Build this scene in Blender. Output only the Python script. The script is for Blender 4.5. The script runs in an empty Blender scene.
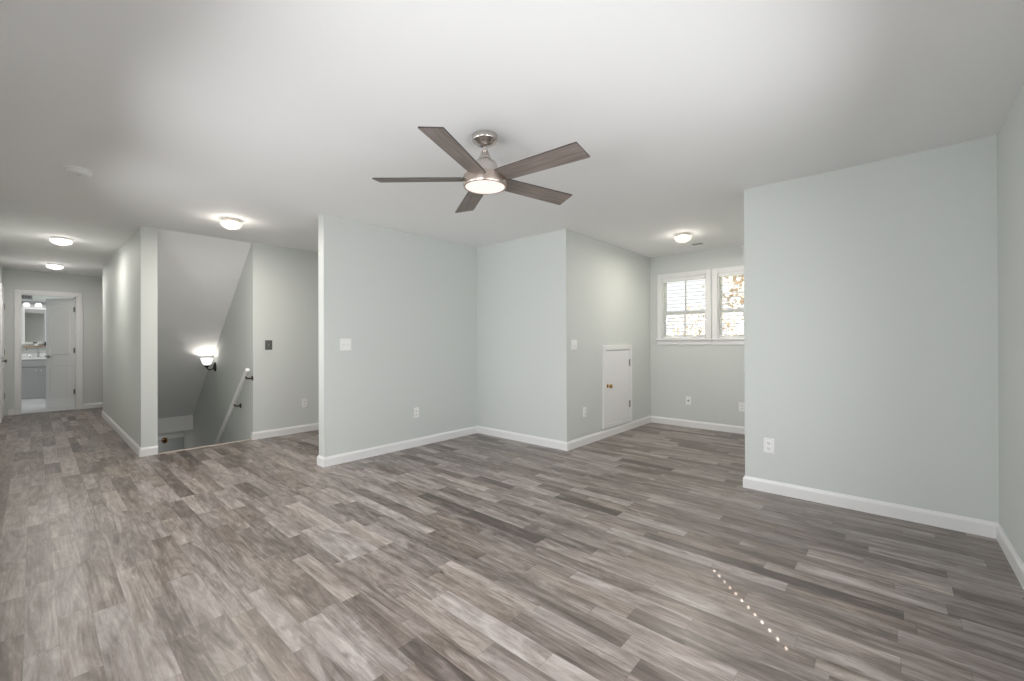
import bpy, bmesh, math, random
from mathutils import Vector, Matrix
random.seed(7)
PI = math.pi
C = bpy.context.scene.collection
SC = bpy.context.scene
H = 2.44                       # ceiling height

# ------------------------------------------------------------------ camera
cam_d = bpy.data.cameras.new('camera'); cam = bpy.data.objects.new('camera', cam_d); C.objects.link(cam)
cam_d.sensor_fit = 'HORIZONTAL'; cam_d.sensor_width = 36.0; cam_d.lens = 425.2276 / 1024 * 36.0
cam_d.clip_start = 0.02; cam_d.clip_end = 200
r_ = Vector((0.74716083, 0.66463353, -0.00359998)).normalized()
f_ = Vector((-0.66462904, 0.74716932, 0.0025)).normalized()
u_ = r_.cross(f_).normalized()
cam.matrix_world = Matrix(((r_.x, u_.x, -f_.x, 0), (r_.y, u_.y, -f_.y, 0), (r_.z, u_.z, -f_.z, 1.2014), (0, 0, 0, 1)))
SC.camera = cam

# ------------------------------------------------------------------ world, sun, fill lamps, exposure
SC.view_settings.view_transform = 'Standard'; SC.view_settings.look = 'None'
SC.view_settings.gamma = 1.0; SC.view_settings.exposure = 0.06; SC.view_settings.use_curve_mapping = False
w = bpy.data.worlds.new('sky'); SC.world = w; w.use_nodes = True
wb = w.node_tree.nodes['Background']; wb.inputs[0].default_value = (0.93, 0.96, 1.0, 1); wb.inputs[1].default_value = 1.25
try:
    SC.cycles.use_denoising = True
    SC.cycles.max_bounces = 10; SC.cycles.diffuse_bounces = 8; SC.cycles.glossy_bounces = 4
    SC.cycles.transparent_max_bounces = 12; SC.cycles.sample_clamp_indirect = 6.0
    SC.cycles.caustics_reflective = False; SC.cycles.caustics_refractive = False
except Exception:
    pass
SUN_EL = math.radians(42)
SUN_AZ = Vector((0.682, -0.731, 0)).normalized()            # horizontal direction towards the sun
sun_d = bpy.data.lights.new('sun', 'SUN'); sun_d.energy = 26; sun_d.angle = math.radians(0.22); sun_d.color = (1, .975, .94)
sun = bpy.data.objects.new('sun', sun_d); C.objects.link(sun)
sdir = -(SUN_AZ * math.cos(SUN_EL) + Vector((0, 0, math.sin(SUN_EL))))
sun.rotation_euler = sdir.to_track_quat('-Z', 'Y').to_euler(); sun.location = (6, -6, 8)

def window_fill(name, loc, direction, sx, sy, power, color=(1, 1, 1)):
    d = bpy.data.lights.new(name, 'AREA'); d.shape = 'RECTANGLE'; d.size = sx; d.size_y = sy; d.energy = power; d.color = color
    o = bpy.data.objects.new(name, d); C.objects.link(o); o.location = loc
    d.spread = math.radians(150)
    o.rotation_euler = Vector(direction).to_track_quat('-Z', 'Z').to_euler()
    return o
# windows behind the camera: two in the right wall, left-wall ones added for fill light
RW = [(0.55, 1.35), (1.65, 2.45)]                     # y ranges in the right wall
LW = [(-4.70, -3.80), (-3.10, -2.20), (-1.50, -0.60)]                 # x ranges in the left wall
WZ = (0.85, 2.10)
FILL_COL = (0.97, 0.985, 1.0)
for a, b in RW: window_fill('daylight', (0.44, (a + b) / 2, 1.40), (-1, 0, -.18), b - a, .95, 16.5, FILL_COL)  # fill lamps added on the room side of the closed blinds
for a, b in LW: window_fill('daylight', ((a + b) / 2, -0.30, 1.40), (0, 1, -.30), b - a, .95, (18, 26, 37)[LW.index((a, b))], FILL_COL)  # fill lamps added in front of the invented left-wall windows

# ------------------------------------------------------------------ materials
def new_mat(name):
    m = bpy.data.materials.new(name); m.use_nodes = True
    nt = m.node_tree; return m, nt, nt.nodes['Principled BSDF']

def mat(name, col, rough=0.5, metal=0.0, spec=0.5, var=0.03, scale=30.0, bump=0.0, stretch=(1, 1, 1)):
    m, nt, b = new_mat(name)
    n = nt.nodes
    tc = n.new('ShaderNodeTexCoord'); mp = n.new('ShaderNodeMapping'); mp.inputs['Scale'].default_value = stretch
    nt.links.new(tc.outputs['Object'], mp.inputs['Vector'])
    nz = n.new('ShaderNodeTexNoise'); nz.inputs['Scale'].default_value = scale; nz.inputs['Detail'].default_value = 4
    nt.links.new(mp.outputs['Vector'], nz.inputs['Vector'])
    mr = n.new('ShaderNodeMapRange'); mr.inputs['To Min'].default_value = 1 - var; mr.inputs['To Max'].default_value = 1 + var
    nt.links.new(nz.outputs['Fac'], mr.inputs['Value'])
    mx = n.new('ShaderNodeVectorMath'); mx.operation = 'SCALE'; mx.inputs[0].default_value = col[:3]
    nt.links.new(mr.outputs['Result'], mx.inputs['Scale'])
    nt.links.new(mx.outputs['Vector'], b.inputs['Base Color'])
    b.inputs['Roughness'].default_value = rough; b.inputs['Metallic'].default_value = metal
    b.inputs['Specular IOR Level'].default_value = spec
    if bump:
        bp = n.new('ShaderNodeBump'); bp.inputs['Strength'].default_value = bump; bp.inputs['Distance'].default_value = 0.002
        nt.links.new(nz.outputs['Fac'], bp.inputs['Height']); nt.links.new(bp.outputs['Normal'], b.inputs['Normal'])
    return m

def glow(name, col, strength, base=(.9, .9, .9)):
    m, nt, b = new_mat(name)
    b.inputs['Base Color'].default_value = (*base, 1); b.inputs['Roughness'].default_value = .25
    b.inputs['Emission Color'].default_value = (*col, 1); b.inputs['Emission Strength'].default_value = strength
    return m

def frosted(name, col, strength, trans, base=.85):
    m = bpy.data.materials.new(name); m.use_nodes = True; nt = m.node_tree; n = nt.nodes; b = n['Principled BSDF']
    b.inputs['Base Color'].default_value = (base, base * .97, base * .9, 1); b.inputs['Roughness'].default_value = .3
    b.inputs['Emission Color'].default_value = (*col, 1); b.inputs['Emission Strength'].default_value = strength
    t = n.new('ShaderNodeBsdfTransparent'); mx = n.new('ShaderNodeMixShader'); mx.inputs[0].default_value = trans
    nt.links.new(b.outputs[0], mx.inputs[1]); nt.links.new(t.outputs[0], mx.inputs[2]); nt.links.new(mx.outputs[0], n['Material Output'].inputs[0]); return m

def bulb(loc, power, color, radius=.03):
    d = bpy.data.lights.new('bulb', 'POINT'); d.energy = power; d.color = color; d.shadow_soft_size = radius
    o = bpy.data.objects.new('bulb', d); C.objects.link(o); o.location = loc; return o

def downlight(loc, power, color, size=.11):
    d = bpy.data.lights.new('bulb_down', 'AREA'); d.shape = 'DISK'; d.size = size; d.energy = power; d.color = color
    o = bpy.data.objects.new('bulb_down', d); C.objects.link(o); o.location = loc; return o

def glass_mat(name):
    m = bpy.data.materials.new(name); m.use_nodes = True
    nt = m.node_tree; n = nt.nodes; n.clear()
    out = n.new('ShaderNodeOutputMaterial'); t = n.new('ShaderNodeBsdfTransparent'); g = n.new('ShaderNodeBsdfGlossy')
    g.inputs['Roughness'].default_value = .02; mxv = .05
    mx = n.new('ShaderNodeMixShader'); mx.inputs[0].default_value = mxv; nt.links.new(t.outputs[0], mx.inputs[1]); nt.links.new(g.outputs[0], mx.inputs[2])
    nt.links.new(mx.outputs[0], out.inputs[0]); return m

def floor_mat():
    m, nt, b = new_mat('weathered_vinyl_plank')
    n = nt.nodes; L = nt.links.new
    def math_(op, a, bb=None, c=None):
        k = n.new('ShaderNodeMath'); k.operation = op
        for i, v in enumerate((a, bb, c)):
            if v is None: continue
            if isinstance(v, (int, float)): k.inputs[i].default_value = v
            else: L(v, k.inputs[i])
        return k.outputs[0]
    def ramp(fac, stops):
        r = n.new('ShaderNodeValToRGB'); e = r.color_ramp.elements
        while len(e) < len(stops): e.new(0.5)
        for el, (p, c) in zip(e, stops): el.position = p; el.color = (*c, 1)
        L(fac, r.inputs[0]); return r.outputs[0]
    tc = n.new('ShaderNodeTexCoord'); sp = n.new('ShaderNodeSeparateXYZ'); L(tc.outputs['Object'], sp.inputs[0])
    X, Y = sp.outputs[0], sp.outputs[1]
    v1 = n.new('ShaderNodeTexVoronoi'); v1.voronoi_dimensions = '1D'; v1.inputs['Scale'].default_value = 10.4; v1.inputs['Randomness'].default_value = .55
    L(Y, v1.inputs['W'])
    rowc = n.new('ShaderNodeSeparateColor'); L(v1.outputs['Color'], rowc.inputs[0])
    rowh = rowc.outputs[0]
    along = math_('ADD', X, math_('MULTIPLY', rowh, 57.3))
    v2 = n.new('ShaderNodeTexVoronoi'); v2.voronoi_dimensions = '1D'; v2.inputs['Scale'].default_value = 1.75; v2.inputs['Randomness'].default_value = 1.0
    L(along, v2.inputs['W'])
    cc = n.new('ShaderNodeSeparateColor'); L(v2.outputs['Color'], cc.inputs[0])
    h1, h2, h3 = cc.outputs[0], cc.outputs[1], cc.outputs[2]
    # edges
    e1 = n.new('ShaderNodeTexVoronoi'); e1.voronoi_dimensions = '1D'; e1.feature = 'DISTANCE_TO_EDGE'; e1.inputs['Scale'].default_value = 10.4; e1.inputs['Randomness'].default_value = .55
    L(Y, e1.inputs['W'])
    e2 = n.new('ShaderNodeTexVoronoi'); e2.voronoi_dimensions = '1D'; e2.feature = 'DISTANCE_TO_EDGE'; e2.inputs['Scale'].default_value = 1.75; e2.inputs['Randomness'].default_value = 1.0
    L(along, e2.inputs['W'])
    # grain coordinates shifted per piece
    cx = n.new('ShaderNodeCombineXYZ')
    L(math_('ADD', X, math_('MULTIPLY', h2, 31.0)), cx.inputs[0]); L(math_('ADD', Y, math_('MULTIPLY', h3, 17.0)), cx.inputs[1]); L(math_('MULTIPLY', h1, 9.0), cx.inputs[2])
    def noise(scale, stretch, detail=5, rough=.6, dist=0.0):
        mp = n.new('ShaderNodeMapping'); mp.inputs['Scale'].default_value = stretch; L(cx.outputs[0], mp.inputs[0])
        z = n.new('ShaderNodeTexNoise'); z.inputs['Scale'].default_value = scale; z.inputs['Detail'].default_value = detail
        z.inputs['Roughness'].default_value = rough; z.inputs['Distortion'].default_value = dist; L(mp.outputs[0], z.inputs['Vector']); return z.outputs['Fac']
    streak = noise(1.0, (1.7, 17, 1), 9, .70, 1.3)
    fine = noise(1.0, (9, 130, 1), 6, .7, .4)
    blot = noise(1.0, (2.6, 11, 1), 6, .65, 1.6)
    mp = n.new('ShaderNodeMapping'); mp.inputs['Scale'].default_value = (1.0, 7.0, 1.0); L(cx.outputs[0], mp.inputs[0])
    wv = n.new('ShaderNodeTexWave'); wv.wave_type = 'RINGS'; wv.inputs['Scale'].default_value = 2.6; wv.inputs['Distortion'].default_value = 7.0
    wv.inputs['Detail'].default_value = 2.5; wv.inputs['Detail Scale'].default_value = 1.2; L(mp.outputs[0], wv.inputs['Vector'])
    # tone = piece + streaks
    t = math_('MULTIPLY_ADD', h1, .42, .25)
    t = math_('ADD', t, math_('MULTIPLY', math_('SUBTRACT', streak, .5), 1.45))
    t = math_('ADD', t, math_('MULTIPLY', math_('SUBTRACT', blot, .5), 1.05))
    t = math_('ADD', t, math_('MULTIPLY', math_('SUBTRACT', fine, .5), .45))
    t = math_('SUBTRACT', t, math_('MULTIPLY', math_('GREATER_THAN', h2, .88), .30))
    kv = n.new('ShaderNodeTexVoronoi'); kv.voronoi_dimensions = '2D'; kv.inputs['Scale'].default_value = 1.0
    kmp = n.new('ShaderNodeMapping'); kmp.inputs['Scale'].default_value = (2.4, 6.5, 1); L(cx.outputs[0], kmp.inputs[0]); L(kmp.outputs[0], kv.inputs['Vector'])
    kc = n.new('ShaderNodeSeparateColor'); L(kv.outputs['Color'], kc.inputs[0])
    kn = math_('MULTIPLY', math_('MAXIMUM', math_('SUBTRACT', .085, kv.outputs['Distance']), 0.0), 6.0)
    t = math_('SUBTRACT', t, math_('MULTIPLY', kn, math_('MULTIPLY', math_('GREATER_THAN', kc.outputs[0], .72), kc.outputs[1])))
    gate = math_('GREATER_THAN', h3, .55)
    t = math_('ADD', t, math_('MULTIPLY', math_('MULTIPLY', math_('SUBTRACT', wv.outputs['Fac'], .5), .09), gate))
    col = ramp(t, [(0.0, (.068, .053, .045)), (.28, (.142, .116, .102)), (.52, (.236, .202, .184)), (.76, (.345, .305, .285)), (1.0, (.465, .420, .397))])
    # a little warmth per piece
    wm = n.new('ShaderNodeMix'); wm.data_type = 'RGBA'; wm.blend_type = 'MULTIPLY'; wm.inputs['Factor'].default_value = 1.0
    L(col, wm.inputs['A']); L(ramp(h2, [(0, (1.02, .985, .93)), (.5, (1, 1, 1)), (1, (.99, .975, .985))]), wm.inputs['B'])
    seam = math_('MULTIPLY', math_('MINIMUM', math_('MULTIPLY', e1.outputs['Distance'], 40.0), 1.0), math_('MINIMUM', math_('MULTIPLY', e2.outputs['Distance'], 240.0), 1.0))
    seamf = math_('MULTIPLY_ADD', seam, .30, .70)
    sm = n.new('ShaderNodeVectorMath'); sm.operation = 'SCALE'; L(wm.outputs['Result'], sm.inputs[0]); L(seamf, sm.inputs['Scale'])
    L(sm.outputs[0], b.inputs['Base Color'])
    rg = math_('MULTIPLY_ADD', streak, .16, .27); L(rg, b.inputs['Roughness'])
    b.inputs['Specular IOR Level'].default_value = .6
    bp = n.new('ShaderNodeBump'); bp.inputs['Strength'].default_value = .15; bp.inputs['Distance'].default_value = .002
    L(math_('ADD', math_('MULTIPLY', seam, .5), math_('MULTIPLY', fine, .5)), bp.inputs['Height']); L(bp.outputs[0], b.inputs['Normal'])
    return m

def wood_blade_mat():
    m, nt, b = new_mat('driftwood_blade'); n = nt.nodes; L = nt.links.new
    tc = n.new('ShaderNodeTexCoord'); mp = n.new('ShaderNodeMapping'); mp.inputs['Scale'].default_value = (4, 70, 10); L(tc.outputs['Object'], mp.inputs[0])
    z = n.new('ShaderNodeTexNoise'); z.inputs['Scale'].default_value = 1; z.inputs['Detail'].default_value = 6; z.inputs['Distortion'].default_value = .6; L(mp.outputs[0], z.inputs[0])
    r = n.new('ShaderNodeValToRGB'); e = r.color_ramp.elements
    e[0].position = .25; e[0].color = (.125, .100, .088, 1); e[1].position = .8; e[1].color = (.310, .262, .238, 1)
    L(z.outputs['Fac'], r.inputs[0]); L(r.outputs[0], b.inputs['Base Color']); b.inputs['Roughness'].default_value = .5
    return m

def blind_mat(name):
    m = bpy.data.materials.new(name); m.use_nodes = True; nt = m.node_tree; n = nt.nodes; b = n['Principled BSDF']
    b.inputs['Base Color'].default_value = (.86, .86, .86, 1); b.inputs['Roughness'].default_value = .5
    t = n.new('ShaderNodeBsdfTranslucent'); t.inputs[0].default_value = (.8, .8, .8, 1)
    mx = n.new('ShaderNodeMixShader'); mx.inputs[0].default_value = .35
    nt.links.new(b.outputs[0], mx.inputs[1]); nt.links.new(t.outputs[0], mx.inputs[2]); nt.links.new(mx.outputs[0], n['Material Output'].inputs[0]); return m

def leaf_mat(name, c1, c2):
    m, nt, b = new_mat(name); n = nt.nodes
    g = n.new('ShaderNodeNewGeometry'); r = n.new('ShaderNodeValToRGB'); e = r.color_ramp.elements
    e[0].color = (*c1, 1); e[1].color = (*c2, 1); nt.links.new(g.outputs['Random Per Island'], r.inputs[0])
    nt.links.new(r.outputs[0], b.inputs['Base Color']); b.inputs['Roughness'].default_value = .6; return m

M = dict(
    wall=mat('wall_paint_pale_sage', (.630, .655, .636), .62, var=.008, scale=120, bump=.06),
    ceil=mat('ceiling_white', (.87, .87, .875), .85, var=.006, scale=150, bump=.05),
    trim=mat('trim_white', (.80, .80, .80), .38, var=.006, scale=40),
    door=mat('door_white', (.80, .80, .81), .42, var=.006, scale=40),
    floor=floor_mat(), blade=wood_blade_mat(),
    edge=mat('blade_edge_dark', (.045, .036, .032), .5),
    nickel=mat('brushed_nickel', (.62, .58, .545), .24, 1.0, var=.06, scale=60, stretch=(1, 1, 12)),
    drum=mat('brushed_nickel_band', (.50, .42, .37), .33, 1.0, var=.08, scale=60, stretch=(1, 1, 14)),
    steel=mat('hinge_steel', (.30, .29, .27), .4, 1.0),
    bronze=mat('oil_bronze', (.035, .030, .027), .4, .6),
    brass=mat('polished_brass', (.62, .36, .13), .25, 1.0),
    plastic=mat('white_plastic', (.85, .85, .845), .35, var=.005),
    slot=mat('slot_dark', (.10, .10, .10), .5),
    plategrey=mat('grey_metal_plate', (.13, .135, .125), .45, .3),
    nosing=mat('stair_nosing_beige', (.50, .44, .38), .45, var=.05),
    tile=mat('bath_tile_pale', (.72, .73, .75), .3, var=.03, scale=6),
    vanity=mat('vanity_grey_paint', (.385, .385, .39), .45, var=.01),
    counter=mat('white_counter', (.88, .88, .88), .2, var=.01),
    chrome=mat('chrome', (.55, .55, .55), .15, 1.0),
    mirror=mat('mirror_silver', (.92, .93, .93), .02, 1.0, var=0.0),
    oak=mat('pale_oak', (.46, .34, .24), .5, var=.15, scale=20, stretch=(1, 8, 8)),
    pot=mat('white_ceramic', (.8, .8, .8), .3), dark=mat('dark_ceramic', (.04, .045, .05), .4),
    plant=mat('dark_leaf', (.05, .075, .05), .5, var=.2),
    grille=mat('vent_grey', (.33, .33, .34), .5), grillew=mat('vent_white', (.62, .62, .62), .5),
    glass=glass_mat('window_glass'), blind=blind_mat('blind_white'), blindin=mat('closed_blind_white', (.86, .86, .86), .5, var=.005),
    fanlens=glow('fan_light_lens', (1.0, .86, .785), .92, (.25, .25, .25)), bowl=frosted('warm_glass_bowl', (1.0, .93, .80), .85, .32, .06), disc=frosted('white_glass_disc', (1.0, .97, .93), .9, .32, .2),
    shade=glow('sconce_glass', (1.0, .97, .93), 1.1), bar=glow('vanity_lamp_glass', (1.0, .97, .94), .85),
    fixbase=mat('fixture_base', (.70, .66, .58), .35, .2),
    grass=mat('lawn', (.14, .16, .07), .9, var=.3, scale=3), bark=mat('bark', (.46, .41, .37), .9, var=.3, scale=12),
    leaf_tan=leaf_mat('leaves_tan', (.48, .37, .27), (.68, .56, .44)), leaf_green=leaf_mat('leaves_olive', (.58, .57, .47), (.80, .80, .72)),
    lowdoor=mat('door_grey_paint', (.50, .53, .52), .45, var=.01),
    siding=mat('pale_siding', (.75, .75, .74), .7, var=.02), carpet=mat('stair_carpet', (.42, .39, .36), .95, var=.1, scale=200),
)

# ------------------------------------------------------------------ mesh helpers
def bx(bm, x0, y0, z0, x1, y1, z1, bevel=0.0, seg=2):
    g = bmesh.ops.create_cube(bm, size=1.0)['verts']
    bmesh.ops.scale(bm, vec=(abs(x1 - x0), abs(y1 - y0), abs(z1 - z0)), verts=g)
    bmesh.ops.translate(bm, vec=((x0 + x1) / 2, (y0 + y1) / 2, (z0 + z1) / 2), verts=g)
    if bevel:
        es = list({e for v in g for e in v.link_edges})
        bmesh.ops.bevel(bm, geom=es, offset=bevel, segments=seg, affect='EDGES', profile=.5)

def lathe(bm, prof, seg=40, axis='Z', at=(0, 0, 0)):
    rings = []
    def P(r, z, a):
        x, y = r * math.cos(a), r * math.sin(a)
        p = (x, y, z) if axis == 'Z' else ((z, x, y) if axis == 'X' else (y, z, x))
        return Vector(p) + Vector(at)
    for r, z in prof:
        if r < 1e-6: rings.append([bm.verts.new(P(0, z, 0))])
        else: rings.append([bm.verts.new(P(r, z, 2 * PI * k / seg)) for k in range(seg)])
    for a, b in zip(rings, rings[1:]):
        for k in range(seg):
            k2 = (k + 1) % seg
            if len(a) == 1 and len(b) == 1: continue
            if len(a) == 1: bm.faces.new((a[0], b[k], b[k2]))
            elif len(b) == 1: bm.faces.new((a[k], b[0], a[k2]))
            else: bm.faces.new((a[k], b[k], b[k2], a[k2]))

def tube(bm, pts, r, seg=10, cap=True):
    pts = [Vector(p) for p in pts]; rings = []
    rr = r if isinstance(r, (list, tuple)) else [r] * len(pts)
    prev = None
    for i, p in enumerate(pts):
        t = (pts[min(i + 1, len(pts) - 1)] - pts[max(i - 1, 0)]).normalized()
        if prev is None:
            n = t.orthogonal().normalized()
        else:
            n = (prev - t * prev.dot(t)).normalized()
        prev = n; b = t.cross(n)
        rings.append([bm.verts.new(p + (n * math.cos(2 * PI * k / seg) + b * math.sin(2 * PI * k / seg)) * rr[i]) for k in range(seg)])
    for a, b in zip(rings, rings[1:]):
        for k in range(seg):
            bm.faces.new((a[k], a[(k + 1) % seg], b[(k + 1) % seg], b[k]))
    if cap:
        bm.faces.new(rings[0][::-1]); bm.faces.new(rings[-1])

def prism(bm, pts, vec):
    a = [bm.verts.new(Vector(p)) for p in pts]; b = [bm.verts.new(Vector(p) + Vector(vec)) for p in pts]
    bm.faces.new(a); bm.faces.new(b[::-1])
    for i in range(len(a)):
        j = (i + 1) % len(a); bm.faces.new((a[i], b[i], b[j], a[j]))

def sweep(bm, path, prof, closed=False):
    """extrude a profile [(out, z)] along a floor polyline; out is to the right of travel"""
    path = [Vector((*p, 0)) for p in path]; rings = []; n = len(path)
    for i, p in enumerate(path):
        d0 = (p - path[i - 1]).normalized() if i > 0 else None
        d1 = (path[i + 1] - p).normalized() if i < n - 1 else None
        if d0 is None: d0 = d1
        if d1 is None: d1 = d0
        n0 = Vector((d0.y, -d0.x, 0)); n1 = Vector((d1.y, -d1.x, 0))
        m = (n0 + n1); m = m / max(1e-6, m.dot(n0))
        rings.append([bm.verts.new(p + m * o + Vector((0, 0, z))) for o, z in prof])
    k = len(prof)
    for a, b in zip(rings, rings[1:]):
        for j in range(k):
            bm.faces.new((a[j], a[(j + 1) % k], b[(j + 1) % k], b[j]))
    bm.faces.new(rings[0]); bm.faces.new(rings[-1][::-1])

def obj(name, bm, m, parent=None, loc=None, rot=None, smooth=False):
    bmesh.ops.recalc_face_normals(bm, faces=bm.faces)
    me = bpy.data.meshes.new(name); bm.to_mesh(me); bm.free()
    ms = m if isinstance(m, (list, tuple)) else [m]
    for k in ms: me.materials.append(k)
    if smooth:
        for p in me.polygons: p.use_smooth = True
        me.set_sharp_from_angle(angle=math.radians(38))
    o = bpy.data.objects.new(name, me); C.objects.link(o)
    if parent: o.parent = parent
    if loc: o.location = loc
    if rot: o.rotation_euler = rot
    return o

def struct(name, bm, m, parent=None, **k):
    o = obj(name, bm, m, parent, **k)
    if parent is None: o['kind'] = 'structure'
    return o

def thing(name, label, cat, loc=(0, 0, 0), rz=0, group=None):
    o = bpy.data.objects.new(name, None); C.objects.link(o); o.location = loc; o.rotation_euler = (0, 0, rz)
    o.empty_display_size = .05
    o['label'] = label; o['category'] = cat
    if group: o['group'] = group
    return o

def dup(root, loc, rz, label, group=None):
    r = root.copy(); C.objects.link(r); r.location = loc; r.rotation_euler = (0, 0, rz); r['label'] = label
    if group: r['group'] = group
    for ch in list(root.children):
        c = ch.copy(); C.objects.link(c); c.parent = r
        for g in list(ch.children):
            d = g.copy(); C.objects.link(d); d.parent = c
    return r

def box_obj(name, m, *boxes, bevel=0.0):
    bm = bmesh.new()
    for b in boxes: bx(bm, *b, bevel=bevel)
    return struct(name, bm, m)

B = bmesh.new

# ------------------------------------------------------------------ plan (metres; camera stands at x=0, y=0)
XA, YA0, YA1 = -4.076, 1.856, 3.893
XB, YD = -2.662, 6.082
YE, XE, XF = 3.873, -0.894, 0.487
XP, YP0, YP1, XH = -5.915, 0.750, 0.887, -9.652
XG, YG0 = -5.884, 1.800
YL = -0.345
XFAR = -11.0
XS = -8.88                                    # end of the stairwell opening
ZL = -2.74                                    # lower storey floor
TB = 0.014

# ------------------------------------------------------------------ floor and ceiling
box_obj('floor', M['floor'],
        (-5.90, -0.46, -.25, 0.60, 6.20, 0),
        (XFAR - .06, -0.46, -.25, -5.90, YP1 - .02, 0),
        (XFAR - .06, YP1 - .02, -.25, XS, 2.1, 0),
        (-7.0, YG0 + .02, -.25, -5.90, 4.0, 0))
box_obj('ceiling', M['ceil'], (-13.2, -0.46, H, 0.60, 6.20, H + .15))
box_obj('floor_bathroom', M['tile'], (-13.1, -0.46, -.25, XFAR - .06, 1.4, .004))
# sloping underside over the stairs
bm = B(); prism(bm, [(-5.93, YP1 - .02, H), (-5.93 - .12, YP1 - .02, H + .01), (XS - .10, YP1 - .02, .06), (XS, YP1 - .02, -.03)], (0, YG0 - YP1 + .04, 0))
struct('ceiling_slope', bm, M['ceil'])
bm = B(); bx(bm, XS - .02, YP1, -.27, XS + .012, YG0, -.03, bevel=.003); struct('trim_1', bm, M['trim'])       # white fascia below the slope

# ------------------------------------------------------------------ walls
box_obj('wall_left_partition', M['wall'], (XA - .115, YA0, 0, XA, YA1 + .1, H))                       # A
box_obj('wall_back_partition', M['wall'], (XA - .115, YA1, 0, XB - .11, YA1 + .1, H))   # B
box_obj('wall_alcove_left', M['wall'], (XB - .11, YA1, 0, XB, YD + .1, H))                             # C
box_obj('wall_closet', M['wall'], (XE, YE, 0, XF + .11, YE + .11, H), (XE, YE + .05, 0, XE + .11, YD + .1, H))  # E + alcove right side
# D with two window openings
WIN = [(-2.480, -1.868), (-1.722, -1.110)]; WZ0, WZ1 = 1.235, 2.105
ys = (YD, YD + .13)
box_obj('wall_alcove_window', M['wall'],
        (XB - .11, ys[0], 0, XE + .11, ys[1], WZ0), (XB - .11, ys[0], WZ1, XE + .11, ys[1], H),
        (XB - .11, ys[0], WZ0, WIN[0][0], ys[1], WZ1), (WIN[0][1], ys[0], WZ0, WIN[1][0], ys[1], WZ1), (WIN[1][1], ys[0], WZ0, XE + .11, ys[1], WZ1))
# right wall (F) with two windows towards the camera
z0, z1 = WZ
box_obj('wall_right', M['wall'],
        (XF, -0.46, 0, XF + .11, YE + .1, z0), (XF, -0.46, z1, XF + .11, YE + .1, H),
        (XF, -0.46, z0, XF + .11, RW[0][0], z1), (XF, RW[0][1], z0, XF + .11, RW[1][0], z1), (XF, RW[1][1], z0, XF + .11, YE + .1, z1))
box_obj('wall_left', M['wall'],
        (-13.1, YL - .11, 0, XF + .11, YL, z0), (-13.1, YL - .11, z1, XF + .11, YL, H),
        (-13.1, YL - .11, z0, LW[0][0], YL, z1), (LW[0][1], YL - .11, z0, LW[1][0], YL, z1), (LW[1][1], YL - .11, z0, LW[2][0], YL, z1), (LW[2][1], YL - .11, z0, XF + .11, YL, z1))
bm = B(); bx(bm, XH, YP0, ZL, XP, YP1, H); struct('wall_hall_right', bm, M['wall'])
box_obj('wall_stairwell_right', M['wall'], (-9.75, YG0, ZL, XG - .1, YG0 + .1, H))
box_obj('wall_landing', M['wall'], (XG - .1, YG0, 0, XG, 4.0, H), (XG - .1, 3.9, 0, XA - .1, 4.0, H))
box_obj('wall_side_passage', M['wall'], (XH, YP1 - .04, 0, XH + .1, 2.1, H), (XFAR - .1, 2.0, 0, XH + .1, 2.1, H))
DY0, DY1, DZ = -0.155, 0.527, 2.045            # bathroom doorway
box_obj('wall_hall_end', M['wall'], (XFAR - .11, YL, 0, XFAR, DY0, H), (XFAR - .11, DY1, 0, XFAR, 2.1, H), (XFAR - .11, DY0, DZ, XFAR, DY1, H))
box_obj('wall_bathroom', M['wall'], (-13.1, YL, 0, -13.0, 1.4, H), (-13.1, 1.3, 0, XFAR - .05, 1.4, H))
# lower storey at the foot of the stairs
XD = -9.56
box_obj('floor_lower', M['floor'], (-9.70, .75, ZL - .1, -5.9, 1.95, ZL))
box_obj('wall_lower_end', M['wall'], (XD - .12, .75, ZL, XD, 1.95, -.25))
box_obj('wall_lower_stair_end', M['wall'], (-5.9, .75, ZL, -5.8, 1.95, -.25))
bm = B()
nst = 14
for k in range(1, nst):
    zt = -k * 2.74 / nst; x = -5.90 - .022 - (k - 1) * .228
    bx(bm, x - .255, YP1 + .001, zt - .03, x, YG0 - .001, zt, bevel=.008); bx(bm, x - .235, YP1 + .001, ZL, x - .02, YG0 - .001, zt - .03)
struct('stairs', bm, M['carpet'])
bm = B(); bx(bm, -5.945, YP1, -.03, -5.895, YG0, .006, bevel=.006); bx(bm, -5.935, YP1, -.25, -5.90, YG0, -.03); struct('trim_2', bm, M['nosing'])

# ------------------------------------------------------------------ baseboards
PB = [(0, 0), (TB, 0), (TB, .072), (TB - .003, .082), (TB - .007, .087), (.005, .095), (0, .095)]
def base(name, *paths):
    bm = B()
    for p in paths: sweep(bm, p, PB)
    return struct(name, bm, M['trim'])
# travel so that the room is on the right-hand side
base('baseboard_left_partition', [(XA - .115, YA0 + .6), (XA - .115, YA0), (XA, YA0), (XA, YA1), (XB, YA1), (XB, YD), (XE, YD), (XE, YE), (XF, YE), (XF, YL)])
base('baseboard_landing', [(XG - .1 + .06, YG0), (XG, YG0), (XG, 3.9), (XA - .115, 3.9)])
base('baseboard_hall_right', [(XH, YP1 + .5), (XH, YP0), (XP, YP0), (XP, YP1)])
base('baseboard_hall_end', [(XFAR, YL + .06), (XFAR, DY0 - .066)], [(XFAR, DY1 + .066), (XFAR, 2.0)])
base('baseboard_left', [(XF, YL), (-9.78, YL)])
base('baseboard_bathroom', [(-13.0, YL), (-13.0, 1.3)])

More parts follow.
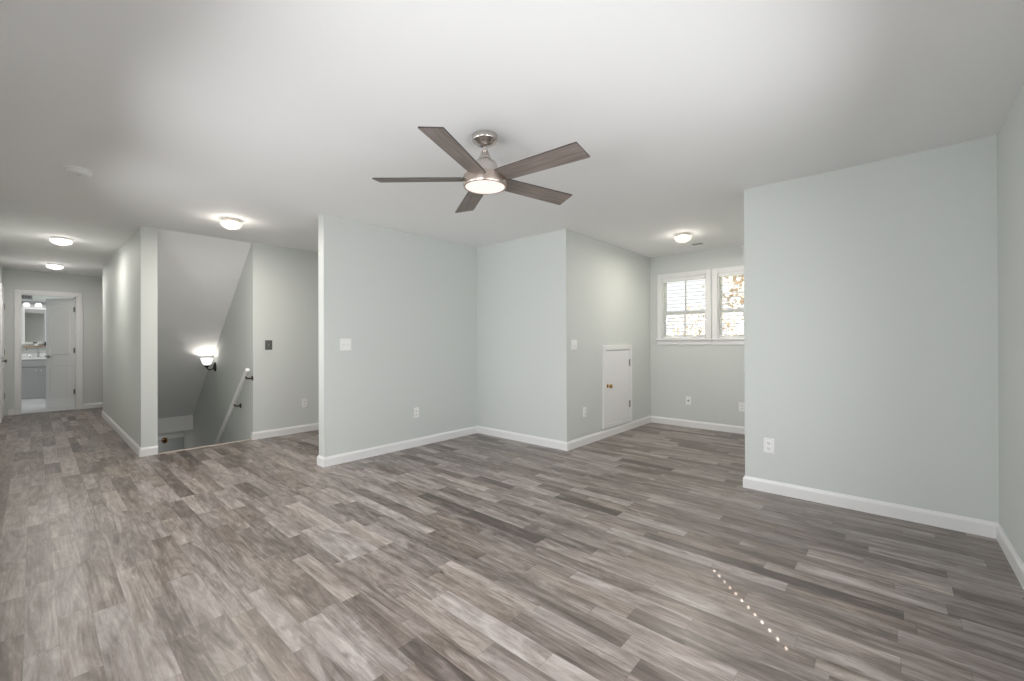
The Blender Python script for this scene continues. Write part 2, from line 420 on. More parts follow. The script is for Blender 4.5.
# ------------------------------------------------------------------ windows of the alcove
def casing_rect(bm, x0, x1, z0, z1, y, t=.018, wd=.065):
    bx(bm, x0 - wd, y - t, z0, x0, y, z1 + wd, bevel=.004); bx(bm, x1, y - t, z0, x1 + wd, y, z1 + wd, bevel=.004)
    bx(bm, x0, y - t, z1, x1, y, z1 + wd, bevel=.004)

for i, (a, b) in enumerate(WIN):
    bm = B(); casing_rect(bm, a, b, WZ0, WZ1, YD)
    root = struct('window_%d' % (i + 1), bm, M['trim'])
    bm = B(); bx(bm, a - .085, YD - .04, WZ0 - .022, b + .085, YD + .07, WZ0, bevel=.005); bx(bm, a - .07, YD - .015, WZ0 - .085, b + .07, YD, WZ0 - .022, bevel=.003)
    obj('window_sill', bm, M['trim'], root)
    bm = B()   # jamb liner
    bx(bm, a - .004, YD, WZ0, a + .012, YD + .128, WZ1); bx(bm, b - .012, YD, WZ0, b + .004, YD + .128, WZ1)
    bx(bm, a, YD, WZ1 - .012, b, YD + .128, WZ1 + .004); bx(bm, a, YD, WZ0 - .004, b, YD + .128, WZ0 + .012)
    obj('jamb', bm, M['trim'], root)
    zm = 1.605
    for (s0, s1, yy) in ((WZ0 + .012, zm + .018, YD + .047), (zm - .018, WZ1 - .012, YD + .075)):
        bm = B(); x0, x1 = a + .012, b - .012; t = .026; fw = .024
        bx(bm, x0, yy, s0, x0 + fw, yy + t, s1, bevel=.003); bx(bm, x1 - fw, yy, s0, x1, yy + t, s1, bevel=.003)
        bx(bm, x0 + fw, yy, s0, x1 - fw, yy + t, s0 + fw, bevel=.003); bx(bm, x0 + fw, yy, s1 - fw, x1 - fw, yy + t, s1, bevel=.003)
        xm = (x0 + x1) / 2; bx(bm, xm - .009, yy + .004, s0 + fw, xm + .009, yy + t - .004, s1 - fw)
        sh = obj('sash', bm, M['trim'], root)
        bm = B(); bx(bm, x0 + .03, yy + t / 2 - .002, s0 + .03, x1 - .03, yy + t / 2 + .002, s1 - .03); obj('pane', bm, M['glass'], sh)
    # blind, hung inside the reveal
    bl = thing('window_blind', ['white open slat blind in the alcove window beside the access door corner',
                                'white open slat blind in the alcove window half hidden by the right-hand wall'][i], 'blind', ((a + b) / 2, YD + .023, WZ1 - .012), 0, 'alcove window blinds')
    hw = (b - a) / 2 - .016; top = 0
    bm = B(); bx(bm, -hw, -.024, -.040, hw, .024, top, bevel=.003); obj('headrail', bm, M['blindin'], bl)
    bm = B(); n = 16; zt, zb = -.062, -(WZ1 - WZ0 - .012) + .045
    for k in range(n):
        z = zt + (zb - zt) * k / (n - 1)
        q0 = set(bm.verts); bx(bm, -hw + .002, -.023, -.0012, hw - .002, .023, .0012)
        nv = [v for v in bm.verts if v not in q0]
        bmesh.ops.rotate(bm, cent=(0, 0, 0), matrix=Matrix.Rotation(math.radians(14), 3, 'X'), verts=nv); bmesh.ops.translate(bm, vec=(0, 0, z), verts=nv)
    obj('slats', bm, M['blind'], bl)
    bm = B(); bx(bm, -hw, -.022, zb - .034, hw, .022, zb - .016, bevel=.004); obj('bottom_rail', bm, M['blindin'], bl)
    for sx in (-hw * .62, hw * .62):
        bm = B(); tube(bm, [(sx, -.026, zb - .02), (sx, -.026, -.04)], .0012, 5); tube(bm, [(sx, .026, zb - .02), (sx, .026, -.04)], .0012, 5); obj('ladder_cord', bm, M['blindin'], bl)

# ------------------------------------------------------------------ windows behind the camera, with closed blinds; left-wall ones added for fill light
def plain_window(name, ax, c0, c1, face, sgn, zr=1.475):
    """ax 'x': window in a wall of constant x (range over y); sgn = direction out of the room"""
    def T(bm):
        for v in bm.verts:
            p, d, z = v.co
            v.co = (face + sgn * d, p, z) if ax == 'x' else (p, face + sgn * d, z)
    bm = B()
    for q in ((c0 - .065, -.018, z0, c0, 0, z1 + .065), (c1, -.018, z0, c1 + .065, 0, z1 + .065), (c0, -.018, z1, c1, 0, z1 + .065)): bx(bm, *q, bevel=.004)
    T(bm); root = struct(name, bm, M['trim'])
    bm = B(); bx(bm, c0 - .085, -.04, z0 - .022, c1 + .085, .05, z0, bevel=.005); T(bm); obj('window_sill', bm, M['trim'], root)
    bm = B(); fw = .035
    for q in ((c0, .07, z0, c0 + fw, .10, z1), (c1 - fw, .07, z0, c1, .10, z1), (c0 + fw, .07, z0, c1 - fw, .10, z0 + fw), (c0 + fw, .07, z1 - fw, c1 - fw, .10, z1), (c0 + fw, .07, zr - .02, c1 - fw, .10, zr + .02)): bx(bm, *q)
    T(bm); obj('sash', bm, M['trim'], root)
    bm = B(); bx(bm, c0, .083, z0, c1, .087, z1); T(bm); obj('pane', bm, M['glass'], root)
    return root, T

HOLE_Y = 1.0855
def closed_blind(ax, c0, c1, face, sgn, label, holes=None):
    root = thing('closed_blind', label, 'blind', (0, 0, 0), 0, 'closed blinds')
    def T(bm):
        for v in bm.verts:
            p, d, z = v.co
            v.co = (face + sgn * d, p, z) if ax == 'x' else (p, face + sgn * d, z)
    bm = B(); pitch = .046; z = z0 + .01; d0, d1 = .012, .0132; k = 0
    while z < z1 - .04:
        zt = min(z + pitch, z1 - .03)
        if holes is not None and holes[1] - .01 < z + pitch / 2 < holes[2] + .01:
            hc, hz = holes[0], z + pitch / 2; hw, hh = .0105, .0068 + .0028 * (z - 1.04) / .58
            bx(bm, c0 + .003, d0, z, hc - hw, d1, zt); bx(bm, hc + hw, d0, z, c1 - .003, d1, zt)
            bx(bm, hc - hw, d0, z, hc + hw, d1, hz - hh); bx(bm, hc - hw, d0, hz + hh, hc + hw, d1, zt)
        else:
            bx(bm, c0 + .0, d0, z - .001, c1 - .0, d1, zt + .001)
        z += pitch
    T(bm); obj('slats', bm, M['blindin'], root)
    bm = B(); bx(bm, c0, .002, z1 - .045, c1, .03, z1, bevel=.003); T(bm); obj('headrail', bm, M['blindin'], root)
    bm = B(); bx(bm, c0, .004, z0, c1, .022, z0 + .014, bevel=.002); T(bm); obj('bottom_rail', bm, M['blindin'], root)

te = math.tan(SUN_EL)
for i, (a, b) in enumerate(RW):
    plain_window('window_%d' % (3 + i), 'x', a, b, XF, 1, 1.90 if i == 0 else 1.475)
    closed_blind('x', a, b, XF, 1, ['closed white blind in the right-wall window nearest the camera, pierced by cord holes', 'closed white blind in the right-wall window farther from the camera'][i], (HOLE_Y, 1.169 * te, 1.786 * te) if i == 0 else None)
for i, (a, b) in enumerate(LW):
    plain_window('window_%d' % (5 + i), 'y', a, b, YL, -1)  # unseen windows, added so the left wall can carry fill lamps
    closed_blind('y', a, b, YL, -1, ['closed white blind in the left-wall window nearest the hall', 'closed white blind in the middle left-wall window', 'closed white blind in the left-wall window nearest the camera'][i])

# ------------------------------------------------------------------ doors
def hinge(parent, loc, rz=0, m=None):
    bm = B(); bx(bm, -.002, -.018, -.044, .002, .018, .044); tube(bm, [(.005, 0, -.046), (.005, 0, .046)], .0065, 8)
    return obj('hinge', bm, m or M['steel'], parent, loc, (0, 0, rz))

# bathroom door: casing in the hall end wall, leaf swung into the bathroom
bm = B(); cw = .066
for q in ((XFAR, DY0 - cw, 0, XFAR + .018, DY0, DZ + cw), (XFAR, DY1, 0, XFAR + .018, DY1 + cw, DZ + cw), (XFAR, DY0, DZ, XFAR + .018, DY1, DZ + cw)): bx(bm, *q, bevel=.004)
d1 = struct('door_1', bm, M['trim'])
bm = B()
for q in ((XFAR - .114, DY0 - .002, 0, XFAR + .002, DY0 + .014, DZ), (XFAR - .114, DY1 - .014, 0, XFAR + .002, DY1 + .002, DZ), (XFAR - .114, DY0, DZ - .014, XFAR + .002, DY1, DZ + .002)): bx(bm, *q)
obj('jamb', bm, M['trim'], d1)
hp = Vector((-11.095, .508, 0)); fe = Vector((-11.6415, .160, 0)); LWD = .648
ang = math.atan2(fe.y - hp.y, fe.x - hp.x)
def panel_outline(x0, x1, za, zb, arch, inset=0):
    pts = [(x0 + inset, za + inset), (x1 - inset, za + inset), (x1 - inset, zb - inset)]
    if arch:
        for k in range(1, 12):
            t = k / 12; x = x1 - inset + (x0 - x1 + 2 * inset) * t; pts.append((x, zb - inset + arch * math.sin(PI * t)))
    pts.append((x0 + inset, zb - inset)); return pts
def door_leaf(bm, wdt, hgt, th, panels):
    bx(bm, 0, -th / 2, .008, wdt, th / 2, hgt, bevel=.002)
    for s in (-1, 1):
        for (x0, x1, za, zb, arch) in panels:
            o = panel_outline(x0, x1, za, zb, arch); i = panel_outline(x0, x1, za, zb, arch, .022)
            loop = [Vector((x, s * (th / 2 + .001), z)) for x, z in o]; tube(bm, loop + loop[:1], .009, 6, cap=False)
            prism(bm, [(x, s * (th / 2 - .004), z) for x, z in i], (0, s * .008, 0))
bm = B(); door_leaf(bm, LWD, 2.025, .035, [(.10, LWD - .10, .24, .80, 0), (.10, LWD - .10, 1.00, 1.80, .07)])
leaf = obj('door_leaf', bm, M['door'], d1, hp, (0, 0, ang))
for z in (.32, 1.07, 1.81): hinge(leaf, (.004, .022, z), PI / 2)
bm = B(); hx = LWD - .06
for s in (-1, 1):
    lathe(bm, [(0, s * .018), (.026, s * .018), (.026, s * .026), (.011, s * .030), (.011, s * .058), (0, s * .058)], 18, 'Y', (hx, 0, .955))
    tube(bm, [(hx, s * .052, .955), (hx - .03, s * .056, .957), (hx - .105, s * .056, .953)], [.010, .009, .007], 10)
obj('lever_handle', bm, M['steel'], leaf, smooth=True)

# closed door in the left wall of the hall, seen almost edge-on
a, b = -10.86, -10.10
bm = B()
for q in ((a - cw, YL, 0, a, YL + .018, 2.045 + cw), (b, YL, 0, b + cw, YL + .018, 2.045 + cw), (a, YL, 2.045, b, YL + .018, 2.045 + cw)): bx(bm, *q, bevel=.004)
d2 = struct('door_2', bm, M['trim'])
bm = B(); door_leaf(bm, b - a, 2.04, .012, [(.11, b - a - .11, .24, .80, 0), (.11, b - a - .11, 1.0, 1.80, .07)])
leaf2 = obj('door_leaf', bm, M['door'], d2, (a, YL + .007, 0))
for z in (.34, 1.06, 1.80): hinge(leaf2, (.004, .010, z), PI / 2)
bm = B(); lathe(bm, [(0, .004), (.026, .004), (.026, .012), (.010, .016), (.010, .035), (.020, .040), (.026, .052), (.020, .064), (0, .067)], 18, 'Y', (b - a - .06, 0, .93)); obj('knob', bm, M['steel'], leaf2, smooth=True)

# small attic access door in the alcove's left wall
ay0, ay1, az0, az1 = 4.663, 5.448, .112, 1.152
bm = B(); c2 = .062
for q in ((XB, ay0, az0, XB + .02, ay0 + c2, az1), (XB, ay1 - c2, az0, XB + .02, ay1, az1), (XB, ay0 + c2, az1 - c2, XB + .02, ay1 - c2, az1), (XB, ay0 + c2, az0, XB + .02, ay1 - c2, az0 + c2)): bx(bm, *q, bevel=.004)
d3 = struct('door_3', bm, M['trim'])
bm = B(); bx(bm, -.008, ay0 + c2 + .004, az0 + c2 + .004, .011, ay1 - c2 - .004, az1 - c2 - .016, bevel=.002); leaf3 = obj('door_leaf', bm, M['door'], d3, (XB, 0, 0))
for z in (az0 + .24, az1 - .24): hinge(leaf3, (.0135, ay1 - c2 - .004, z))
bm = B(); lathe(bm, [(0, .011), (.023, .011), (.023, .016), (.010, .020), (.010, .040), (.020, .045), (.027, .056), (.024, .067), (.012, .073), (0, .074)], 24, 'X', (0, ay0 + c2 + .055, .640)); obj('knob', bm, M['brass'], leaf3, smooth=True)

# front door at the foot of the stairs
bm = B(); fz = -.495
for q in ((XD, YP1, ZL, XD + .018, YP1 + .06, fz), (XD, YP1, fz, XD + .018, YG0, fz + .07)): bx(bm, *q, bevel=.003)
d4 = struct('door_4', bm, M['trim'])
bm = B(); door_leaf(bm, YG0 - YP1 - .066, fz - ZL, .014, [(.12, .70, .25, .85, 0), (.12, .70, 1.05, 2.0, 0)]); obj('door_leaf', bm, M['lowdoor'], d4, (XD + .003, YP1 + .062, ZL), (0, 0, PI / 2))

# ------------------------------------------------------------------ ceiling fan
FC = (-1.817, 1.804, H)
fan = thing('ceiling_fan', 'brushed nickel ceiling fan with five driftwood blades and a round light', 'ceiling fan', FC)
bm = B(); lathe(bm, [(0, 0), (.073, 0), (.076, -.004), (.076, -.030), (.072, -.036), (.058, -.042), (.052, -.052), (.030, -.064), (.014, -.068), (0, -.068)], 48); obj('canopy', bm, M['nickel'], fan, smooth=True)
bm = B(); lathe(bm, [(0, -.05), (.0125, -.05), (.0125, -.115), (0, -.115)], 24); obj('downrod', bm, M['nickel'], fan, smooth=True)
bm = B(); lathe(bm, [(.0125, -.092), (.019, -.093), (.022, -.100), (.034, -.128), (.040, -.142), (.040, -.150), (.030, -.152), (0, -.152)], 36); obj('coupling_cover', bm, M['nickel'], fan, smooth=True)
bm = B(); lathe(bm, [(0, -.140), (.034, -.140), (.044, -.146), (.062, -.160), (.073, -.174), (.078, -.190), (.079, -.222), (.086, -.238), (.104, -.246), (0, -.246)], 48); obj('motor_housing', bm, M['nickel'], fan, smooth=True)
bm = B(); lathe(bm, [(.070, -.244), (.116, -.246), (.129, -.250), (.131, -.256), (.131, -.303), (.128, -.310), (.120, -.312), (.116, -.306), (0, -.300)], 64); obj('light_ring', bm, M['drum'], fan, smooth=True)
bm = B(); lathe(bm, [(.1175, -.300), (.1175, -.309), (.100, -.313), (.06, -.316), (0, -.317)], 56); obj('light_lens', bm, M['fanlens'], fan, smooth=True)
bld = None
for k in range(5):
    a = math.radians(5.0 + 72 * k)
    R0 = Matrix.Rotation(a, 4, 'Z') @ Matrix.Translation((0, 0, -.262)) @ Matrix.Rotation(math.radians(-12), 4, 'X')
    if bld is None:
        bm = B(); th = .0035
        ol = [(.085, -.050), (.085, .050), (.16, .060), (.652, .070), (.659, .069), (.660, .066), (.652, -.066), (.651, -.069), (.645, -.070), (.16, -.060)]
        prism(bm, [(x, y, -th) for x, y in ol], (0, 0, 2 * th))
        bmesh.ops.recalc_face_normals(bm, faces=bm.faces)
        for f in bm.faces:
            if abs(f.normal.z) < .5: f.material_index = 1
        bld = obj('fan_blade', bm, [M['blade'], M['edge']], fan)
        o = bld
    else:
        o = bld.copy(); C.objects.link(o); o.parent = fan
    o.matrix_local = R0

# ------------------------------------------------------------------ ceiling lights
def bowl_light(name, label, loc, group):
    t = thing(name, label, 'ceiling light', loc, 0, group)
    bm = B(); lathe(bm, [(0, 0), (.072, 0), (.076, -.004), (.076, -.026), (.072, -.030), (0, -.030)], 40); obj('base', bm, M['fixbase'], t, smooth=True)
    bm = B(); lathe(bm, [(.068, -.028), (.088, -.030), (.094, -.036), (.094, -.046), (.087, -.064), (.072, -.079), (.049, -.089), (.022, -.094), (0, -.095)], 44); obj('glass_bowl', bm, M['bowl'], t, smooth=True)
    return t
l1 = bowl_light('ceiling_light', 'warm glowing glass bowl light on the ceiling in front of the stairwell', (-4.95, 1.32, H), 'bowl ceiling lights')
dup(l1, (-1.79, 5.00, H), 0, 'warm glowing glass bowl light on the alcove ceiling before the windows')
t = thing('ceiling_light', 'round white glowing disc light on the hall ceiling, nearer the camera', 'ceiling light', (-7.30, .215, H), 0, 'hall ceiling lights')
bm = B(); lathe(bm, [(0, 0), (.084, 0), (.086, -.003), (.086, -.020), (.082, -.023), (0, -.023)], 40); obj('base', bm, M['plastic'], t, smooth=True)
bm = B(); lathe(bm, [(.078, -.021), (.092, -.022), (.096, -.028), (.095, -.042), (.084, -.060), (.060, -.072), (.030, -.078), (0, -.079)], 44); obj('glass_bowl', bm, M['disc'], t, smooth=True)
dup(t, (-9.80, .22, H), 0, 'round white glowing disc light on the hall ceiling, close to the bathroom door')

for p_, e_, c_ in (((-4.95, 1.32, H), 1.0, (1, .93, .83)), ((-1.79, 5.00, H), .70, (1, .93, .83)), ((-7.30, .215, H), .56, (1, .95, .89)), ((-9.80, .22, H), .60, (1, .95, .89))):
    bulb((p_[0], p_[1], H - .066), 9 * e_, c_); downlight((p_[0], p_[1], H - .072), 56 * e_, c_, .09)

sd = thing('smoke_detector', 'white round smoke detector on the ceiling near the hall entrance', 'smoke detector', (-4.33, .215, H))
bm = B(); lathe(bm, [(0, 0), (.074, 0), (.074, -.010), (0, -.010)], 40); obj('base', bm, M['plastic'], sd, smooth=True)
bm = B(); lathe(bm, [(.060, -.010), (.068, -.012), (.068, -.022), (.060, -.034), (.040, -.040), (.036, -.037), (.032, -.040), (0, -.041)], 40); obj('cover', bm, M['plastic'], sd, smooth=True)
bm = B(); lathe(bm, [(0, -.040), (.010, -.040), (.010, -.043), (0, -.043)], 16, at=(.022, 0, 0)); obj('test_button', bm, M['grillew'], sd)

def vent(name, label, loc, rot, wx, wy, frame, slatm, n):
    t = thing(name, label, 'vent', loc); t.rotation_euler = rot
    bm = B(); fw = .014
    for q in ((-wx, -wy, -.006, wx, -wy + fw, 0), (-wx, wy - fw, -.006, wx, wy, 0), (-wx, -wy, -.006, -wx + fw, wy, 0), (wx - fw, -wy, -.006, wx, wy, 0)): bx(bm, *q, bevel=.002)
    obj('frame', bm, frame, t)
    bm = B()
    for k in range(n):
        y = -wy + fw + (2 * wy - 2 * fw) * (k + .5) / n; bx(bm, -wx + fw, y - .0025, -.005, wx - fw, y + .0025, -.001)
    obj('louvres', bm, slatm, t)
    bm = B(); bx(bm, -wx + .004, -wy + .004, -.0012, wx - .004, wy - .004, -.0002); obj('backing', bm, M['slot'], t)
    return t
vent('ceiling_vent', 'small dark louvred register in the alcove ceiling near the window', (-1.835, 5.63, H), (0, 0, 0), .062, .036, M['grille'], M['grille'], 5)

# ------------------------------------------------------------------ switches and sockets
def on_wall(o, axis, c, p, z, s):
    """axis x: wall of constant x at c; s = outward normal sign"""
    rz = {('x', 1): PI / 2, ('x', -1): -PI / 2, ('y', -1): 0, ('y', 1): PI}[(axis, s)]
    o.location = (c, p, z) if axis == 'x' else (p, c, z); o.rotation_euler = (0, 0, rz)
# local frame: plate in XZ, front towards -Y
def outlet(label, *pos, plate=None):
    t = thing('outlet', label, 'outlet', group='wall sockets')
    bm = B(); bx(bm, -.036, -.006, -.058, .036, 0, .058, bevel=.002); obj('cover_plate', bm, plate or M['plastic'], t)
    for s in (-1, 1):
        bm = B(); bx(bm, -.017, -.009, s * .021 - .015, .017, -.005, s * .021 + .015, bevel=.003); r = obj('receptacle', bm, M['plastic'], t)
        bm = B()
        for x in (-.007, .006): bx(bm, x - .0014, -.0096, s * .021 - .004, x + .0014, -.0085, s * .021 + .007)
        lathe(bm, [(0, -.0096), (.003, -.0096), (.003, -.0085), (0, -.0085)], 10, 'Y', (0, 0, s * .021 - .009)); obj('slots', bm, M['slot'], r)
    on_wall(t, *pos); return t
def switch(label, *pos, plate=None, tog=None, name='light_switch', gang=2):
    t = thing(name, label, 'light switch')
    bm = B(); hw = .058 if gang == 2 else .041
    bx(bm, -hw, -.006, -.060, hw, 0, .060, bevel=.002); obj('cover_plate', bm, plate or M['plastic'], t)
    for x, s in (((-.023, 1), (.023, -1)) if gang == 2 else ((0, 1),)):
        bm = B(); bx(bm, x - .0055, -.0075, -.013, x + .0055, -.0055, .013); prism(bm, [(x - .004, -.006, -.006), (x - .004, -.006, .006), (x - .004, -.018, s * .010 + .003), (x - .004, -.018, s * .010 - .003)], (.008, 0, 0))
        obj('toggle', bm, tog or M['plastic'], t)
    on_wall(t, *pos); return t
outlet('white double socket low on the middle wall, left of the wall corner', 'x', XA, 2.918, .390, 1)
outlet('white double socket low on the wall beside the stairwell', 'x', XG, 2.415, .386, 1)
outlet('white double socket low on the alcove wall left of the access door', 'x', XB, 4.257, .379, 1)
outlet('white double socket low on the wide right-hand wall', 'y', YE, -.722, .370, -1)
outlet('white double socket under the windows, at the edge of the right-hand wall', 'y', YD, -1.437, .345, -1)
switch('white double toggle switch on the middle wall near its free edge', 'x', XA, 2.073, 1.178, 1)
switch('white double toggle switch on the alcove wall left of the access door', 'x', XB, 4.043, 1.160, 1)
switch('dark grey metal switch plate on the wall beside the stairwell', 'x', XG, 1.975, 1.169, 1, plate=M['plategrey'], tog=M['grille'], gang=1)
t = thing('cable_jack', 'small white wall plate with dark cable jack under the alcove window', 'wall jack')
bm = B(); bx(bm, -.036, -.006, -.058, .036, 0, .058, bevel=.002); obj('cover_plate', bm, M['plastic'], t)
bm = B(); lathe(bm, [(.011, -.005), (.011, -.010), (.006, -.011), (.006, -.018), (0, -.018)], 14, 'Y'); obj('connector', bm, M['slot'], t)
on_wall(t, 'y', YD, -2.111, .368, -1)

# ------------------------------------------------------------------ stairwell: sconce and handrail
sx, sz = -7.52, .842
sc = thing('wall_sconce', 'dark bronze wall sconce with lit white glass shade in the stairwell', 'wall lamp', (sx, YG0, sz))
bm = B(); lathe(bm, [(0, 0), (.048, 0), (.052, -.006), (.050, -.014), (.030, -.024), (.014, -.030), (0, -.030)], 28, 'Y'); 
for v in bm.verts: v.co.z *= 1.35
obj('backplate', bm, M['bronze'], sc, smooth=True)
bm = B(); tube(bm, [(0, -.02, -.015), (0, -.05, -.036), (0, -.075, -.040), (0, -.10, -.026), (0, -.108, .0)], .009, 10); obj('arm', bm, M['bronze'], sc, smooth=True)
bm = B(); lathe(bm, [(0, 0), (.018, 0), (.034, .022), (.036, .034), (0, .034)], 24, at=(0, -.108, -.005)); obj('socket_cup', bm, M['bronze'], sc, smooth=True)
bm = B(); lathe(bm, [(.030, .030), (.048, .045), (.062, .075), (.070, .110), (.080, .135), (.076, .135), (.066, .110), (.058, .077), (.044, .050), (0, .036)], 32, at=(0, -.108, -.005)); obj('glass_shade', bm, M['shade'], sc, smooth=True)
pl = bpy.data.lights.new('sconce_bulb', 'POINT'); pl.energy = 1.8; pl.color = (1, .93, .84); pl.shadow_soft_size = .02
po = bpy.data.objects.new('sconce_bulb', pl); C.objects.link(po); po.location = (sx, YG0 - .108, sz + .07)

hr = thing('handrail', 'white wooden handrail on dark brackets sloping down the stairwell wall', 'handrail', (-5.835, YG0 - .075, .872))
sl = math.tan(math.radians(39.8))
bm = B(); tube(bm, [(0, 0, 0), (-.03, 0, -.03 * sl), (-2.9, 0, -2.9 * sl)], [.024, .028, .028], 16); obj('rail', bm, M['trim'], hr, smooth=True)
for dx in (-.07, -.53, -1.6, -2.6):
    bm = B(); z = -(-dx) * sl
    lathe(bm, [(0, .075), (.030, .075), (.030, .068), (.012, .062), (0, .062)], 16, 'Y', (dx, 0, z - .055)); tube(bm, [(dx, .066, z - .055), (dx, .03, z - .058), (dx, .005, z - .048), (dx, 0, z - .026)], .009, 8)
    tube(bm, [(dx + .035, 0, z + .035 * sl - .027), (dx - .035, 0, z - .035 * sl - .027)], .007, 6)
    obj('bracket', bm, M['bronze'], hr, smooth=True)

wf = thing('door_knocker', 'small dark brown fitting below the white beam deep in the stairwell', 'door fitting', (XD + .0105, 1.527, -.513))
bm = B(); lathe(bm, [(0, 0), (.045, 0), (.045, .008), (.030, .016), (0, .018)], 20, 'X'); obj('plate', bm, M['bronze'], wf, smooth=True)
bm = B(); tube(bm, [(.02, .035 * math.cos(t_), .035 * math.sin(t_) - .01) for t_ in [2 * PI * k / 16 for k in range(17)]], .008, 8, cap=False); obj('ring', bm, M['brass'], wf, smooth=True)
foy = bpy.data.lights.new('foyer_lamp', 'POINT'); foy.energy = 1.2; foy.shadow_soft_size = .1; foy.color = (1, .96, .92)  # unseen point lamp added to brighten the foot of the stairs
fo = bpy.data.objects.new('foyer_lamp', foy); C.objects.link(fo); fo.location = (-9.2, 1.3, -.62)

# ------------------------------------------------------------------ bathroom
BW = -13.0
va = thing('bathroom_vanity', 'grey bathroom vanity with white top seen through the open door', 'vanity', (BW, .06, 0))
hw = .38; dp = .55
bm = B(); bx(bm, .016, -hw, .13, dp, hw, .885, bevel=.002); obj('cabinet', bm, M['vanity'], va)
bm = B(); bx(bm, .016, -hw + .01, .004, dp - .03, hw - .01, .13); obj('plinth', bm, M['counter'], va)
for s in (-1, 1):
    y0, y1 = sorted((s * .005, s * (hw - .012)))
    bm = B(); bx(bm, dp, y0, .15, dp + .014, y1, .73)
    for q in ((dp + .014, y0, .15, dp + .022, y0 + .055, .73), (dp + .014, y1 - .055, .15, dp + .022, y1, .73), (dp + .014, y0 + .055, .15, dp + .022, y1 - .055, .205), (dp + .014, y0 + .055, .675, dp + .022, y1 - .055, .73)): bx(bm, *q)
    dr = obj('cabinet_door', bm, M['vanity'], va)
    bm = B(); lathe(bm, [(.006, dp + .02), (.006, dp + .03), (.012, dp + .038), (.008, dp + .044), (0, dp + .045)], 14, 'X', (0, s * .035, .67)); obj('pull', bm, M['grillew'], dr)
bm = B(); bx(bm, dp, -hw + .012, .745, dp + .018, hw - .012, .875, bevel=.002); obj('false_drawer', bm, M['vanity'], va)
bm = B(); bx(bm, .012, -hw - .012, .885, dp + .03, hw + .012, .915, bevel=.005); bx(bm, .012, -hw - .012, .915, .03, hw + .012, .995, bevel=.003); obj('countertop', bm, M['counter'], va)
bm = B(); lathe(bm, [(.17, 0), (.185, .004), (.17, .007), (.14, .002), (.06, .0015), (0, .0015)], 32, at=(dp * .55, 0, .914)); obj('basin', bm, M['counter'], va, smooth=True)
FX, FY, FZ = .10, 0, .916
bm = B(); lathe(bm, [(0, 0), (.024, 0), (.022, .012), (.014, .02), (.013, .13), (0, .13)], 16); tube(bm, [(0, 0, .12), (.02, 0, .17), (.07, 0, .185), (.12, 0, .165), (.13, 0, .14)], .011, 10); fa = obj('faucet', bm, M['chrome'], va, (FX, FY, FZ), smooth=True)
for s in (-1, 1):
    bm = B(); lathe(bm, [(0, 0), (.02, 0), (.016, .03), (.012, .045), (0, .048)], 14, at=(0, s * .10, 0)); tube(bm, [(0, s * .10, .04), (.02, s * .15, .055)], .007, 8); obj('faucet_handle', bm, M['chrome'], fa, smooth=True)
mi = thing('bathroom_mirror', 'white-framed mirror above the bathroom vanity', 'mirror', (BW, .06, 0))
my0, my1, mz0, mz1 = -.225, .225, 1.185, 1.93
bm = B(); fw = .04
for q in ((0, my0, mz0, .03, my0 + fw, mz1), (0, my1 - fw, mz0, .03, my1, mz1), (0, my0 + fw, mz0, .03, my1 - fw, mz0 + fw), (0, my0 + fw, mz1 - fw, .03, my1 - fw, mz1)): bx(bm, *q, bevel=.004)
obj('frame', bm, M['counter'], mi)
bm = B(); bx(bm, .004, my0 + .02, mz0 + .02, .014, my1 - .02, mz1 - .02); obj('mirror_glass', bm, M['mirror'], mi)
sh = thing('wall_shelf', 'pale wooden ledge under the bathroom mirror', 'shelf', (BW, .06, 1.125))
bm = B(); bx(bm, 0, -.21, 0, .11, .21, .022, bevel=.003); obj('board', bm, M['oak'], sh)
for s in (-1, 1):
    bm = B(); prism(bm, [(0, s * .16 - .006, 0), (.08, s * .16 - .006, 0), (0, s * .16 - .006, -.06)], (0, .012, 0)); obj('bracket', bm, M['oak'], sh)
pt = thing('potted_plant', 'small dark plant in a white pot on the bathroom ledge', 'plant', (BW + .06, .02, 1.147))
bm = B(); lathe(bm, [(0, 0), (.024, 0), (.032, .05), (.028, .05), (.026, .04), (0, .04)], 18); obj('pot', bm, M['pot'], pt, smooth=True)
bm = B()
for k in range(22):
    a = random.uniform(0, 2 * PI); l = random.uniform(.03, .06); e = random.uniform(.2, 1.2)
    d = Vector((math.cos(a) * math.cos(e), math.sin(a) * math.cos(e), math.sin(e))); p = Vector((0, 0, .045)); q = p + d * l; n_ = d.orthogonal().normalized() * .010
    bm.faces.new([bm.verts.new(p), bm.verts.new(p + d * l * .5 + n_), bm.verts.new(q), bm.verts.new(p + d * l * .5 - n_)])
obj('leaves', bm, M['plant'], pt)
jr = thing('soap_bottle', 'dark bottle standing on the bathroom ledge', 'bottle', (BW + .06, .17, 1.147))
bm = B(); lathe(bm, [(0, 0), (.026, 0), (.028, .01), (.028, .07), (.012, .085), (.012, .10), (0, .10)], 18); obj('body', bm, M['dark'], jr, smooth=True)
bm = B(); tube(bm, [(0, 0, .098), (0, 0, .12), (.03, 0, .12)], .005, 8); obj('pump', bm, M['dark'], jr, smooth=True)
vl = thing('vanity_light', 'chrome bar light with glowing glass above the bathroom mirror', 'wall lamp', (BW, .06, 2.02))
bm = B(); bx(bm, 0, -.24, -.03, .03, .24, .03, bevel=.006); obj('bar', bm, M['grille'], vl)
for y in (-.16, 0, .16):
    bm = B(); lathe(bm, [(0, .0), (.03, -.002), (.045, -.03), (.05, -.07), (.045, -.07), (.03, -.02), (0, -.01)], 20, at=(.08, y, -.005)); g = obj('lamp_shade', bm, M['bar'], vl, smooth=True)
    bm = B(); tube(bm, [(.03, y, 0), (.08, y, 0)], .012, 8); obj('arm', bm, M['grille'], vl)
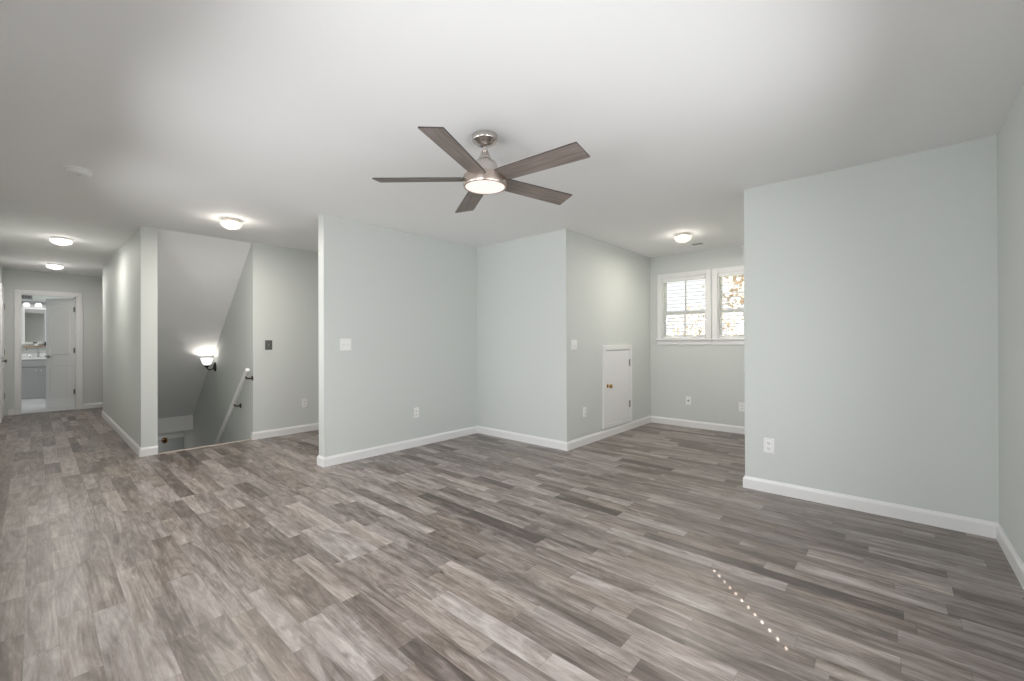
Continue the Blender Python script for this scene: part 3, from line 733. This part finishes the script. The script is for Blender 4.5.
vent('wall_vent', 'grey louvred vent high on the bathroom wall', (BW + .001, -.115, 2.135), (0, -PI / 2, 0), .045, .095, M['grille'], M['grille'], 8)
bl_ = bpy.data.lights.new('bathroom_daylight', 'AREA'); bl_.shape = 'RECTANGLE'; bl_.size = .6; bl_.size_y = .9; bl_.energy = 12; bl_.color = (1, 1, 1)  # unseen area lamp added to brighten the bathroom, no window behind it
bo = bpy.data.objects.new('bathroom_daylight', bl_); C.objects.link(bo); bo.location = (-12.0, 1.26, 1.6); bo.rotation_euler = Vector((0, -1, 0)).to_track_quat('-Z', 'Z').to_euler()

# ------------------------------------------------------------------ outside the alcove windows
bm = B(); bx(bm, -60, 6.4, -3.2, 40, 70, -3.0); struct('ground', bm, M['grass'])
def tree(loc, hgt, rad, lm, label, n=800):
    t = thing('tree', label, 'tree', loc, 0, 'trees outside the alcove windows')
    bm = B(); tube(bm, [(0, 0, 0), (.05, .03, hgt * .3), (-.04, .05, hgt * .62), (0, 0, hgt * .9)], [.20, .16, .10, .03], 9)
    for k in range(7):
        a = k * 2.4; z = hgt * (.35 + .07 * k); tube(bm, [(0, 0, z), (math.cos(a) * rad * .4, math.sin(a) * rad * .4, z + .5), (math.cos(a) * rad * .75, math.sin(a) * rad * .75, z + 1.2)], [.06, .04, .015], 6)
    obj('trunk', bm, M['bark'], t)
    bm = B(); cz = hgt * .64; rz = hgt * .42
    for k in range(n):
        while True:
            p = Vector((random.uniform(-1, 1), random.uniform(-1, 1), random.uniform(-1, 1)))
            if .25 < p.length < 1: break
        p = Vector((p.x * rad, p.y * rad, cz + p.z * rz)); s = random.uniform(.07, .16)
        q = Matrix.Rotation(random.uniform(0, 6.3), 3, Vector((random.uniform(-1, 1), random.uniform(-1, 1), random.uniform(.1, 1))).normalized())
        vs = [bm.verts.new(p + q @ Vector(c)) for c in ((-s, 0, 0), (0, -s * .6, .02), (s, 0, 0), (0, s * .6, .02))]
        bm.faces.new(vs)
    obj('foliage', bm, lm, t)
tree((-2.9, 14.5, -3.0), 7.6, 1.75, M['leaf_tan'], 'tan autumn tree outside, filling the window half hidden by the wall', 1500)
tree((-9.6, 19.0, -3.0), 7.4, 2.0, M['leaf_green'], 'pale leafy tree outside, at the left edge of the left alcove window')
tree((-8.4, 25.0, -3.0), 6.0, 1.5, M['leaf_tan'], 'low tan tree outside, in the lower half of the left alcove window')
